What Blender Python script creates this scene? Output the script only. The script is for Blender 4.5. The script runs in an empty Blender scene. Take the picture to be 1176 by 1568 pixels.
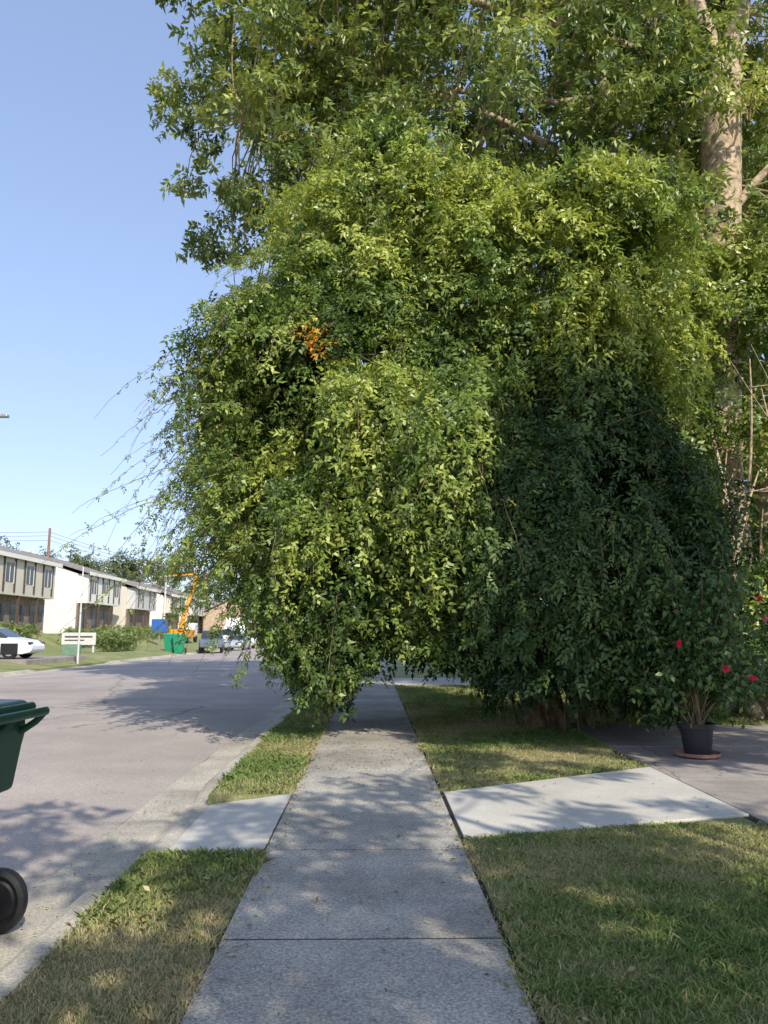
import bpy, math, numpy as np
from mathutils import Vector
rng=np.random.default_rng(7)
scene=bpy.context.scene
scene.view_settings.view_transform='Standard'
scene.view_settings.look='None'
scene.view_settings.exposure=0

# ------------------------------------------------------------------ helpers
def link(o,parent=None):
    scene.collection.objects.link(o)
    if parent: o.parent=parent
    return o
def empty(name):
    o=bpy.data.objects.new(name,None); o.empty_display_size=.2
    return link(o)
def mesh_np(name,V,F,mat,tint=None,parent=None,smooth=False):
    V=np.asarray(V,dtype=np.float32); F=np.asarray(F,dtype=np.int32)
    me=bpy.data.meshes.new(name)
    n,k=F.shape
    me.vertices.add(len(V)); me.vertices.foreach_set("co",V.ravel())
    me.loops.add(n*k); me.loops.foreach_set("vertex_index",F.ravel())
    me.polygons.add(n); me.polygons.foreach_set("loop_start",np.arange(0,n*k,k,dtype=np.int32))
    me.update(calc_edges=True)
    if tint is not None:
        a=me.attributes.new("tint",'FLOAT','FACE'); a.data.foreach_set("value",np.asarray(tint,dtype=np.float32))
    me.materials.append(mat)
    if smooth: me.shade_smooth()
    return link(bpy.data.objects.new(name,me),parent)
def mesh_py(name,V,F,mats,mi=None,parent=None,smooth=False,bevel=0):
    me=bpy.data.meshes.new(name); me.from_pydata([tuple(v) for v in V],[],F)
    for m in (mats if isinstance(mats,list) else [mats]): me.materials.append(m)
    if mi is not None: me.polygons.foreach_set("material_index",mi)
    me.update()
    if smooth: me.shade_smooth()
    o=link(bpy.data.objects.new(name,me),parent)
    if bevel:
        b=o.modifiers.new("b",'BEVEL'); b.width=bevel; b.segments=2; b.limit_method='ANGLE'
    return o
BF=[(0,3,2,1),(4,5,6,7),(0,1,5,4),(1,2,6,5),(2,3,7,6),(3,0,4,7)]
def bv(lo,hi):
    x0,y0,z0=lo;x1,y1,z1=hi
    return [(x0,y0,z0),(x1,y0,z0),(x1,y1,z0),(x0,y1,z0),(x0,y0,z1),(x1,y0,z1),(x1,y1,z1),(x0,y1,z1)]
def box(name,lo,hi,mat,parent=None,bevel=0):
    return mesh_py(name,bv(lo,hi),BF,mat,parent=parent,bevel=bevel)
def boxes(name,L,mat,parent=None,bevel=0):
    V=[];F=[]
    for lo,hi in L:
        b=len(V); V+=bv(lo,hi); F+=[tuple(i+b for i in f) for f in BF]
    return mesh_py(name,V,F,mat,parent=parent,bevel=bevel)
class Tubes:
    def __init__(s): s.V=[];s.F=[];s.n=0
    def add(s,pts,rad,sides=6):
        pts=np.asarray(pts,float); m=len(pts)
        rad=np.broadcast_to(np.asarray(rad,float),(m,))
        T=np.gradient(pts,axis=0); T/=np.linalg.norm(T,axis=1)[:,None]+1e-9
        ref=np.where(np.abs(T[:,2:3])>.9,np.array([[1,0,0.]]),np.array([[0,0,1.]]))
        A=np.cross(T,ref);A/=np.linalg.norm(A,axis=1)[:,None]+1e-9
        B=np.cross(T,A)
        if abs(T[0,2])>.8:
            A=np.tile([[1,0,0.]],(m,1));A-= (A*T).sum(1)[:,None]*T;A/=np.linalg.norm(A,axis=1)[:,None]+1e-9;B=np.cross(T,A)
        th=np.arange(sides)*2*np.pi/sides
        R=pts[:,None]+rad[:,None,None]*(np.cos(th)[None,:,None]*A[:,None]+np.sin(th)[None,:,None]*B[:,None])
        s.V.append(R.reshape(-1,3))
        i=np.arange(m-1)[:,None]*sides; j=np.arange(sides)[None]; j2=(j+1)%sides
        s.F.append((np.stack([i+j,i+j2,i+sides+j2,i+sides+j],-1).reshape(-1,4))+s.n)
        s.n+=m*sides
    def build(s,name,mat,parent=None): return mesh_np(name,np.concatenate(s.V),np.concatenate(s.F),mat,parent=parent,smooth=True)
def bez(a,b,c,n=8):
    t=np.linspace(0,1,n)[:,None]; a,b,c=map(lambda q:np.asarray(q,float),(a,b,c))
    return (1-t)**2*a+2*t*(1-t)*b+t*t*c
def unit(a): return a/(np.linalg.norm(a,axis=-1,keepdims=True)+1e-9)
def noise3(P,freq,seed,octs=10):
    r=np.random.default_rng(seed); s=0
    for i in range(octs):
        d=unit(r.normal(size=3))*freq*r.uniform(.6,1.5); s=s+np.sin(P@d*2*np.pi+r.uniform(0,7))
    return s/math.sqrt(octs/2)

# ------------------------------------------------------------------ materials
def mat(name):
    m=bpy.data.materials.new(name); m.use_nodes=True
    nt=m.node_tree; b=nt.nodes["Principled BSDF"]
    return m,nt,b
def N(nt,t,**k):
    n=nt.nodes.new(t)
    for a,v in k.items(): setattr(n,a,v)
    return n
def simple(name,col,rough=.7,metal=0,var=.15,scale=6,bump=0):
    m,nt,b=mat(name); b.inputs["Roughness"].default_value=rough; b.inputs["Metallic"].default_value=metal
    tc=N(nt,"ShaderNodeTexCoord"); no=N(nt,"ShaderNodeTexNoise"); no.inputs["Scale"].default_value=scale; no.inputs["Detail"].default_value=4
    nt.links.new(tc.outputs["Object"],no.inputs["Vector"])
    r=N(nt,"ShaderNodeValToRGB"); r.color_ramp.elements[0].position=.3;r.color_ramp.elements[1].position=.7
    r.color_ramp.elements[0].color=[c*(1-var) for c in col]+[1]; r.color_ramp.elements[1].color=[min(1,c*(1+var)) for c in col]+[1]
    nt.links.new(no.outputs["Fac"],r.inputs[0]); nt.links.new(r.outputs[0],b.inputs["Base Color"])
    if bump:
        bp=N(nt,"ShaderNodeBump"); bp.inputs["Strength"].default_value=bump; bp.inputs["Distance"].default_value=.02
        nt.links.new(no.outputs["Fac"],bp.inputs["Height"]); nt.links.new(bp.outputs[0],b.inputs["Normal"])
    return m
def leafmat(name,stops,transl=.35,gloss=.06):
    m,nt,b=mat(name); nt.nodes.remove(b)
    at=N(nt,"ShaderNodeAttribute"); at.attribute_name="tint"
    r=N(nt,"ShaderNodeValToRGB"); cr=r.color_ramp
    while len(cr.elements)<len(stops): cr.elements.new(.5)
    for e,(p,c) in zip(cr.elements,stops): e.position=p; e.color=list(c)+[1]
    nt.links.new(at.outputs["Fac"],r.inputs[0])
    sh=N(nt,"ShaderNodeBsdfDiffuse"); nt.links.new(r.outputs[0],sh.inputs[0]); out=sh
    if gloss:
        g=N(nt,"ShaderNodeBsdfGlossy"); g.inputs["Roughness"].default_value=.42; g.inputs["Color"].default_value=(.95,.95,.8,1)
        m1=N(nt,"ShaderNodeMixShader"); m1.inputs[0].default_value=gloss; nt.links.new(out.outputs[0],m1.inputs[1]); nt.links.new(g.outputs[0],m1.inputs[2]); out=m1
    if transl:
        tr=N(nt,"ShaderNodeBsdfTranslucent"); hs=N(nt,"ShaderNodeHueSaturation"); hs.inputs["Value"].default_value=1.35; hs.inputs["Saturation"].default_value=1.05; hs.inputs["Hue"].default_value=.495
        nt.links.new(r.outputs[0],hs.inputs["Color"]); nt.links.new(hs.outputs[0],tr.inputs[0])
        mx=N(nt,"ShaderNodeMixShader"); mx.inputs[0].default_value=transl
        nt.links.new(out.outputs[0],mx.inputs[1]); nt.links.new(tr.outputs[0],mx.inputs[2]); out=mx
    nt.links.new(out.outputs[0],nt.nodes["Material Output"].inputs[0])
    return m
def concrete(name,c1,c2,speck=.5,scale=1.0,stain=(.1,.09,.08),stainamt=.5,cracks=0,bump=.5,aggr=140,crw=.005):
    m,nt,b=mat(name); L=nt.links.new
    tc=N(nt,"ShaderNodeTexCoord")
    n1=N(nt,"ShaderNodeTexNoise"); n1.inputs["Scale"].default_value=.9*scale; n1.inputs["Detail"].default_value=5; n1.inputs["Roughness"].default_value=.65
    n2=N(nt,"ShaderNodeTexNoise"); n2.inputs["Scale"].default_value=60; n2.inputs["Detail"].default_value=3; n2.inputs["Roughness"].default_value=.8
    vo=N(nt,"ShaderNodeTexVoronoi"); vo.inputs["Scale"].default_value=aggr
    n3=N(nt,"ShaderNodeTexNoise"); n3.inputs["Scale"].default_value=.35*scale; n3.inputs["Detail"].default_value=7; n3.inputs["Roughness"].default_value=.7
    for n in (n1,n2,vo,n3): L(tc.outputs["Object"],n.inputs["Vector"])
    r=N(nt,"ShaderNodeValToRGB"); r.color_ramp.elements[0].position=.35;r.color_ramp.elements[1].position=.65
    r.color_ramp.elements[0].color=list(c1)+[1]; r.color_ramp.elements[1].color=list(c2)+[1]
    L(n1.outputs["Fac"],r.inputs[0])
    sp=N(nt,"ShaderNodeMapRange"); sp.inputs["From Min"].default_value=.3; sp.inputs["From Max"].default_value=.7; sp.inputs["To Min"].default_value=1-speck; sp.inputs["To Max"].default_value=1+speck
    L(n2.outputs["Fac"],sp.inputs["Value"])
    vs=N(nt,"ShaderNodeSeparateColor"); L(vo.outputs["Color"],vs.inputs[0])
    vm=N(nt,"ShaderNodeMapRange"); vm.inputs["To Min"].default_value=1-speck*.8; vm.inputs["To Max"].default_value=1+speck*.6; L(vs.outputs[0],vm.inputs["Value"])
    mu=N(nt,"ShaderNodeMath",operation='MULTIPLY'); L(sp.outputs[0],mu.inputs[0]); L(vm.outputs[0],mu.inputs[1])
    mc=N(nt,"ShaderNodeVectorMath",operation='SCALE'); L(r.outputs[0],mc.inputs[0]); L(mu.outputs[0],mc.inputs["Scale"])
    sr=N(nt,"ShaderNodeMapRange"); sr.inputs["From Min"].default_value=.52; sr.inputs["From Max"].default_value=.72; sr.inputs["To Max"].default_value=stainamt; L(n3.outputs["Fac"],sr.inputs["Value"])
    mx=N(nt,"ShaderNodeMix",data_type='RGBA'); L(sr.outputs[0],mx.inputs["Factor"]); L(mc.outputs[0],mx.inputs["A"]); mx.inputs["B"].default_value=list(stain)+[1]
    out=mx.outputs["Result"]
    if cracks:
        dn=N(nt,"ShaderNodeTexNoise"); dn.inputs["Scale"].default_value=1.2; dn.inputs["Detail"].default_value=4; L(tc.outputs["Object"],dn.inputs["Vector"])
        ad=N(nt,"ShaderNodeMix",data_type='VECTOR'); ad.inputs["Factor"].default_value=.35
        L(tc.outputs["Object"],ad.inputs["A"]); L(dn.outputs["Color"],ad.inputs["B"])
        cv=N(nt,"ShaderNodeTexVoronoi",feature='DISTANCE_TO_EDGE'); cv.inputs["Scale"].default_value=cracks; L(ad.outputs["Result"],cv.inputs["Vector"])
        cm=N(nt,"ShaderNodeMapRange"); cm.inputs["From Min"].default_value=.0; cm.inputs["From Max"].default_value=crw; cm.inputs["To Min"].default_value=.5; cm.inputs["To Max"].default_value=0; L(cv.outputs["Distance"],cm.inputs["Value"])
        m2=N(nt,"ShaderNodeMix",data_type='RGBA'); L(cm.outputs[0],m2.inputs["Factor"]); L(out,m2.inputs["A"]); m2.inputs["B"].default_value=(.07,.06,.055,1); out=m2.outputs["Result"]
    L(out,b.inputs["Base Color"]); b.inputs["Roughness"].default_value=.9; b.inputs["Specular IOR Level"].default_value=.25
    bp=N(nt,"ShaderNodeBump"); bp.inputs["Strength"].default_value=bump; bp.inputs["Distance"].default_value=.006
    L(n2.outputs["Fac"],bp.inputs["Height"]); L(bp.outputs[0],b.inputs["Normal"])
    return m

M_side=concrete("old_concrete",(.30,.275,.24),(.48,.445,.385),speck=.40,stain=(.17,.15,.12),stainamt=.75,cracks=0,bump=1.0,aggr=110)
M_new=concrete("new_concrete",(.46,.43,.375),(.58,.545,.48),speck=.12,stain=(.30,.27,.235),stainamt=.6,bump=.2)
M_pad=concrete("driveway_concrete",(.26,.225,.2),(.40,.35,.31),speck=.2,stain=(.14,.115,.1),stainamt=.6,cracks=.35,bump=.4)
M_kerb=concrete("kerb_concrete",(.35,.315,.26),(.54,.49,.40),speck=.3,stain=(.20,.17,.13),stainamt=.8,cracks=0,bump=.6)
M_road=concrete("asphalt",(.34,.293,.262),(.44,.378,.335),speck=.2,scale=.5,stain=(.23,.20,.18),stainamt=.85,cracks=.14,bump=.5,aggr=90)
M_dirt=concrete("soil",(.018,.015,.011),(.035,.03,.022),speck=.4,bump=1)
def groundmat():
    m,nt,b=mat("lawn"); L=nt.links.new
    tc=N(nt,"ShaderNodeTexCoord")
    a=N(nt,"ShaderNodeTexNoise"); a.inputs["Scale"].default_value=.55; a.inputs["Detail"].default_value=7; a.inputs["Roughness"].default_value=.7
    c=N(nt,"ShaderNodeTexNoise"); c.inputs["Scale"].default_value=45; c.inputs["Detail"].default_value=4; c.inputs["Roughness"].default_value=.8
    L(tc.outputs["Object"],a.inputs["Vector"]); L(tc.outputs["Object"],c.inputs["Vector"])
    r=N(nt,"ShaderNodeValToRGB"); e=r.color_ramp.elements; e[0].position=.36;e[1].position=.68
    e[0].color=(.17,.215,.07,1); e[1].color=(.38,.33,.17,1); x=e.new(.52); x.color=(.25,.27,.095,1)
    L(a.outputs["Fac"],r.inputs[0])
    mr=N(nt,"ShaderNodeMapRange"); mr.inputs["From Min"].default_value=.3; mr.inputs["From Max"].default_value=.7; mr.inputs["To Min"].default_value=.45; mr.inputs["To Max"].default_value=1.4; L(c.outputs["Fac"],mr.inputs["Value"])
    s=N(nt,"ShaderNodeVectorMath",operation='SCALE'); L(r.outputs[0],s.inputs[0]); L(mr.outputs[0],s.inputs["Scale"]); L(s.outputs[0],b.inputs["Base Color"])
    b.inputs["Roughness"].default_value=.95
    bp=N(nt,"ShaderNodeBump"); bp.inputs["Strength"].default_value=.8; bp.inputs["Distance"].default_value=.03; L(c.outputs["Fac"],bp.inputs["Height"]); L(bp.outputs[0],b.inputs["Normal"])
    return m
M_lawn=groundmat()
M_grass=leafmat("grass_blades",[(0,(.56,.46,.28)),(.3,(.40,.385,.17)),(.6,(.25,.32,.105)),(1,(.165,.25,.08))],.25,0)
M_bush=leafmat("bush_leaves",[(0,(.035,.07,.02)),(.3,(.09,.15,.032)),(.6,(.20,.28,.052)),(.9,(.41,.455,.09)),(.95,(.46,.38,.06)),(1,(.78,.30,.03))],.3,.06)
M_dark=leafmat("fern_leaves_shade_tone",[(0,(.022,.045,.02)),(.5,(.055,.105,.036)),(1,(.16,.225,.06))],.2,.03)  # fern-like leaves, colour darkened to carry the bush's shaded lower right
M_tree=leafmat("tree_leaves",[(0,(.045,.08,.026)),(.5,(.15,.21,.05)),(1,(.45,.48,.12))],.28,.08)
M_dist=leafmat("distant_leaves",[(0,(.07,.105,.045)),(1,(.18,.21,.09))],0,0)
M_dead=leafmat("fallen_leaves",[(0,(.48,.38,.24)),(.5,(.24,.18,.09)),(1,(.15,.17,.05))],0,0)
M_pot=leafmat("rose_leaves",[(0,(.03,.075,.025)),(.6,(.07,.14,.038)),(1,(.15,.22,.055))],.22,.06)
M_petal=leafmat("petals",[(0,(.65,.02,.05)),(.5,(.75,.05,.12)),(1,(.8,.4,.5))],.2,0)
M_bark=simple("bark",(.42,.32,.22),.95,0,.5,9,1.0)
M_stem=simple("stem",(.17,.125,.07),.9,0,.4,12,.5)
M_white=simple("white_siding",(.78,.76,.70),.7,0,.05,.8)
M_cream=simple("cream_siding",(.62,.57,.48),.7,0,.06,.8)
M_grey=simple("grey_siding",(.55,.55,.54),.7,0,.06,.8)
M_tan=simple("tan_brick",(.48,.36,.27),.8,0,.2,3)
M_trim=simple("brown_trim",(.09,.06,.045),.7,0,.2)
M_brick=simple("brown_brick",(.24,.18,.15),.85,0,.3,3)
M_roof=simple("shingles",(.25,.22,.2),.9,0,.25,4)
M_glass=simple("window_glass",(.04,.05,.06),.15,0,.2,1)
M_bin=simple("green_plastic",(.008,.06,.035),.38,0,.12,3)
M_bin2=simple("bright_green_plastic",(.02,.28,.16),.45,0,.1,3)
M_blk=simple("black_rubber",(.012,.012,.012),.55,0,.3,20)
M_metal=simple("grey_metal",(.45,.45,.45),.4,.6,.1)
M_postw=simple("white_post",(.6,.6,.58),.6,0,.1)
M_wood=simple("wood_pole",(.26,.14,.09),.9,0,.3)
M_orange=simple("orange_paint",(.8,.33,.03),.4,0,.1)
M_terra=simple("terracotta",(.38,.2,.15),.85,0,.2)
M_potp=simple("pot_plastic",(.018,.02,.026),.4,0,.2)
M_carw=simple("white_car_paint",(.78,.79,.8),.2,0,.02)
M_carb=simple("blue_grey_car_paint",(.12,.15,.2),.25,0,.05)
M_cars=simple("silver_car_paint",(.5,.53,.56),.25,.3,.03)
M_red=simple("red_lens",(.4,.02,.02),.3)
M_bluesign=simple("blue_sign",(.03,.12,.45),.5)

# ------------------------------------------------------------------ ground
xs=[-900,-120,-60,-25.2,-22.5,-16,-14.4,-14.0,-13.98,-1.52,-1.50,-1.499,-.731,-.73,8,14,60,900]
zs=[1.45,1.45,1.45,1.45,.32,.28,.03,-.015,-.35,-.35,-.015,-.015,-.015,-.015,-.015,-.015,-.015,-.015]
ys=[-120,-20,0,5.499,5.5,7.4,7.401,10,20,40,60,90,130,200,400,1500]
V=[(x,y,-.3 if (-1.51<x<-.7305 and 5.4999<=y<=7.4001) else z) for y in ys for x,z in zip(xs,zs)]; n=len(xs)
F=[(j*n+i,j*n+i+1,(j+1)*n+i+1,(j+1)*n+i) for j in range(len(ys)-1) for i in range(n-1)]
mesh_py("ground",V,F,M_lawn)
RZ=-.13
rx=np.linspace(-13.45,-2.1,12); ry=np.concatenate([np.linspace(-60,60,31),np.linspace(70,700,20)])
V=[(x,y,RZ+.09*(1-((x+7.8)/5.7)**2)) for y in ry for x in rx]; n=len(rx)
F=[(j*n+i,j*n+i+1,(j+1)*n+i+1,(j+1)*n+i) for j in range(len(ry)-1) for i in range(n-1)]
mesh_py("road",V,F,M_road,smooth=True)
def kerb(name,x0,drops,yy,mirror=1):
    V=[];
    for y in yy:
        d=0
        for a,b in drops:
            d=max(d,min(1,max(0,(y-a+.5)/.5))*min(1,max(0,(b+.5-y)/.5)))
        top=-.003-.10*d; wv=.012*math.sin(y*1.7)+.008*math.sin(y*4.1+1)
        prof=[(0,-.2),(0,top),(.13,top-.004),(.17,top-.02),(.21,min(top-.03,-.112)),(.24,-.118),(.62+wv,-.122),(.64+wv,-.2)]
        V+=[(x0+mirror*(-px),y,pz) for px,pz in prof]
    n=8
    F=[(j*n+i,(j+1)*n+i,(j+1)*n+i+1,j*n+i+1) for j in range(len(yy)-1) for i in range(n-1)]
    if mirror<0: F=[f[::-1] for f in F]
    mesh_py(name,V,F,M_kerb)
yk=sorted(set([round(v,3) for v in list(np.arange(-10,30,.25))+list(np.arange(30,300,5))+[5.45,7.45,7.95,4.95]]))
kerb("kerb",-1.48,[(5.45,7.45),(22,26)],yk)
kerb("kerb",-14.0,[(33,41)],list(np.arange(-10,60,1))+list(np.arange(60,300,5)),-1)
def slabs(name,rects,mat,top=0,th=.1,bevel=.006,tilt=.002):
    V=[];F=[]
    for i,(x0,y0,x1,y1) in enumerate(rects):
        dz=rng.uniform(-tilt,tilt); q=bv((x0,y0,top-th+dz),(x1,y1,top+dz))
        b=len(V); V+=q; F+=[tuple(q+b for q in f) for f in BF]
    return mesh_py(name,V,F,mat,bevel=bevel)
SX0,SX1=-.72,.63
J=[.88+1.55*k for k in range(-6,60)]
slabs("sidewalk",[(SX0,a+.014,SX1,a+1.55-.014) for a in J],M_side,bevel=.002,tilt=.001)
mesh_py("joint_soil",[(SX0-.008,-9,-.0065),(SX1+.03,-9,-.0065),(SX1+.03,94,-.0065),(SX0-.008,94,-.0065)],[(0,1,2,3)],M_dirt)
def poly(name,pts,mat,th=.08,bevel=.006):
    n=len(pts); V=[p for p in pts]+[(p[0],p[1],p[2]-th) for p in pts]
    F=[tuple(range(n)),tuple(reversed(range(n,2*n)))]+[(i,i+n,(i+1)%n+n,(i+1)%n) for i in range(n)]
    return mesh_py(name,V,F,mat,bevel=bevel)
poly("driveway_apron",[(-1.475,5.5,-.095),(-.735,5.5,-.002),(-.735,7.4,-.002),(-1.475,7.4,-.095)],M_new)
poly("concrete_path",[(.665,5.82,.004),(3.06,6.5,.004),(3.06,8.75,.004),(.665,7.42,.004)],M_new)
slabs("parking_pad",[(3.075,3.4+2.3*k,7.2,3.4+2.3*(k+1)-.012) for k in range(1,4)]+[(7.212,3.4+2.3*k,12,3.4+2.3*(k+1)-.012) for k in range(1,4)],M_pad,top=.002)
mesh_py("parking_pad_soil",[(3.0,5.6,-.0125),(12,5.6,-.0125),(12,12.7,-.0125),(3.0,12.7,-.0125)],[(0,1,2,3)],M_dirt)
slabs("driveway",[(.66,22,8,26)],M_new,top=.0)
slabs("driveway",[(-1.47,22,-.74,26)],M_new,top=-.005)
slabs("driveway",[(-23,34,-14.9,41)],M_pad,top=.31,th=.5)

# ------------------------------------------------------------------ grass
def grass(name,regions,avoid=None):
    Ps=[];Hs=[]
    for (x0,y0,x1,y1,den,h) in regions:
        k=int((x1-x0)*(y1-y0)*den); P=np.stack([rng.uniform(x0,x1,k),rng.uniform(y0,y1,k),np.full(k,-.015)],1)
        Ps.append(P);Hs.append(np.full(k,h))
    P=np.concatenate(Ps);H=np.concatenate(Hs)
    keep=np.ones(len(P),bool)
    inpath=(P[:,0]>.62)&(P[:,0]<3.1)&(P[:,1]>5.80+(P[:,0]-.665)*.284+rng.normal(0,.012,len(P)))&(P[:,1]<7.44+(P[:,0]-.665)*.555+rng.normal(0,.015,len(P)))
    pad=(P[:,0]>3.07+rng.normal(0,.015,len(P)))&(P[:,1]>5.68)&(P[:,1]<12.6)
    apr=(P[:,0]<-.5)&(P[:,1]>5.48)&(P[:,1]<7.42)
    edge=np.minimum(np.abs(P[:,0]-SX1),np.abs(P[:,0]-SX0)); en=.02+.025*noise3(P*np.array([0,1,0]),1.3,77)
    keep&=~(inpath|pad|apr)&~((edge<en)&(rng.uniform(size=len(P))<.8))
    patch=noise3(P,.35,3)+.6*noise3(P,1.6,4)
    bare=noise3(P,.9,9)
    keep&=~((bare<-1.35)&(rng.uniform(size=len(P))<.6))
    P=P[keep];H=H[keep];patch=patch[keep]
    k=len(P); H=H*rng.uniform(.5,1.35,k)*(1+.15*patch)
    a=rng.uniform(0,2*np.pi,k); w=rng.uniform(.0016,.0034,k)*np.clip(H/.04,.8,2)*1.2
    side=np.stack([np.cos(a),np.sin(a),np.zeros(k)],1)
    lean=rng.normal(0,.55,(k,2))
    mid=P+np.concatenate([lean*H[:,None]*.35,H[:,None]*.6],1)
    tip=P+np.concatenate([lean*H[:,None]*1.1,H[:,None]*rng.uniform(.7,1,(k,1))],1)
    V=np.stack([P-side*w[:,None],P+side*w[:,None],mid+side*w[:,None]*.8,tip,mid-side*w[:,None]*.8],1).reshape(-1,3)
    F=np.arange(k)[:,None]*5+np.array([[0,1,2,3,4]])
    ed=np.minimum(np.abs(P[:,0]-SX1),np.abs(P[:,0]-SX0))
    t=np.clip(.52+.17*patch+rng.normal(0,.24,k)-.38*np.exp(-ed/.14),0,1)
    return mesh_np(name,V,F,M_grass,tint=t)
grass("lawn_grass",[(.61,1.6,4.6,6.2,9000,.036),(4.6,2.5,8,5.8,2500,.040),(.61,6.9,3.2,12.8,4500,.042),(.62,12.5,7,22,1300,.055)])
grass("verge_grass",[(-1.5,1.2,-.70,5.5,10000,.043),(-1.5,7.4,-.70,13,6000,.045),(-1.5,13,-.70,22,2500,.06)])

def quads_leaf(P,D,Nn,S,T,jit=0):
    Sd=unit(np.cross(D,Nn)); Nn=np.cross(Sd,D)
    q=T.shape[0]; T=T.reshape(-1,3)
    V=P[:,None]+S[:,None,None]*(T[None,:,0:1]*D[:,None]+T[None,:,1:2]*Sd[:,None]+T[None,:,2:3]*Nn[:,None])
    if jit:
        V=V.reshape(len(P),q,4,3); V=V+rng.normal(0,jit,(len(P),q,1,3))*S[:,None,None,None]
        V[:,:,2]+=rng.normal(0,jit*1.5,(len(P),q,3))*S[:,None,None]
    V=V.reshape(-1,3); return V,np.arange(len(V)).reshape(-1,4)
leaf1=np.array([[[0,0,0],[.45,.22,.05],[1,0,-.05],[.45,-.22,.05]]])
def scatter(name,regs,size,z,par=None):
    P=[]
    for x0,y0,x1,y1,k in regs: P.append(np.stack([rng.uniform(x0,x1,k),rng.uniform(y0,y1,k),np.full(k,z)],1))
    P=np.concatenate(P);k=len(P)
    D=unit(np.stack([rng.normal(size=k),rng.normal(size=k),rng.normal(0,.15,k)],1)); Nn=unit(np.stack([rng.normal(0,.3,k),rng.normal(0,.3,k),np.ones(k)],1))
    V,F=quads_leaf(P,D,Nn,rng.uniform(.4,1,k)*size,leaf1)
    return mesh_np(name,V,F,M_dead,tint=rng.uniform(0,1,k))
scatter("fallen_leaves",[(SX0,2,SX1,6,70),(SX0,6,SX1,16,330),(SX0,8.5,SX1,11,450),(SX0,2,SX0+.12,12,260),(SX1-.12,2,SX1,12,260),(.7,6,3,8,40),(3,6,7,12,150)],.045,.012)
scatter("fallen_leaves",[(.7,2,5,6,130),(-1.45,2,-.75,5.4,50),(.7,8,5,14,160),(-1.45,7.5,-.75,14,60)],.06,.03)
scatter("fallen_leaves",[(-2.1,2,-1.72,20,420),(-4,3,-2.1,20,160)],.04,-.1)

# ------------------------------------------------------------------ foliage templates
def frond_template(pairs=3,ll=.40,lw=.125,droop=.25):
    q=[]
    def lf(base,dr,sd,l,w):
        base=np.array(base);dr=np.array(dr)/np.linalg.norm(dr);sd=np.array(sd)
        return [base,base+dr*l*.45+sd*w+np.array([0,0,.02]),base+dr*l+np.array([0,0,-.06]),base+dr*l*.45-sd*w+np.array([0,0,.02])]
    for i in range(pairs):
        t=.08+.8*i/pairs; z=-droop*t*t; s=1-.35*abs(t-.45)
        for sg in (1,-1):
            dr=(.62,sg*.78,-.15); sd=(-.78,.62,0) if sg>0 else (.78,.62,0)
            q.append(lf((t+(.09 if sg>0 else 0),0,z),dr,sd,ll*s,lw*s))
    q.append(lf((.85,0,-droop*.85),(1,0,-.3),(0,1,0),ll,lw))
    return np.array(q)
FR=frond_template()
FRD=frond_template(4,.32,.085,.3)
def whorl(n=7,seed=1):
    r=np.random.default_rng(seed); q=[]
    for i in range(n):
        a=i/n*2*np.pi+r.uniform(-.3,.3); e=r.uniform(-.5,.35)
        d=np.array([.35+.3*r.uniform(),math.cos(a)*.9,math.sin(a)*.5+e*.4]); d/=np.linalg.norm(d)
        s=np.cross(d,[0,0,1]); s/=np.linalg.norm(s)+1e-6; up=np.cross(s,d)
        b=np.array([r.uniform(-.5,.4),0,0]); l=r.uniform(.75,1.1); w=.2
        q.append([b,b+d*l*.4+s*w-up*.04,b+d*l-np.array([0,0,.12]),b+d*l*.4-s*w-up*.04])
    return np.array(q)
WH=whorl()

# ------------------------------------------------------------------ big bush
EZ=[.2,1.1,2.2,3.3,4.5,5.6,6.6,7.6,8.5,9.1,9.6]
EL=[1.9,-1.1,-1.9,-2.5,-2.55,-2.35,-2.2,-1.7,-1.2,-.5,.3]
ER=[4.3,4.5,4.6,4.7,4.6,4.6,4.3,4.0,3.4,2.3,1.0]
EY=[1.2,2.5,2.8,3.0,3.1,3.0,2.7,2.3,1.8,1.2,.4]
E1=(EZ,EL,ER,EY,13.0)
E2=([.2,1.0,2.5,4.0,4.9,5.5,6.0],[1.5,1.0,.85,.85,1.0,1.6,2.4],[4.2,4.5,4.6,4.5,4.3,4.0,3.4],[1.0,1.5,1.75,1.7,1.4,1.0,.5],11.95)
bush=empty("overgrown_bush")
def env(z,E=E1): return np.interp(z,E[0],E[1]),np.interp(z,E[0],E[2]),np.interp(z,E[0],E[3])
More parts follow.
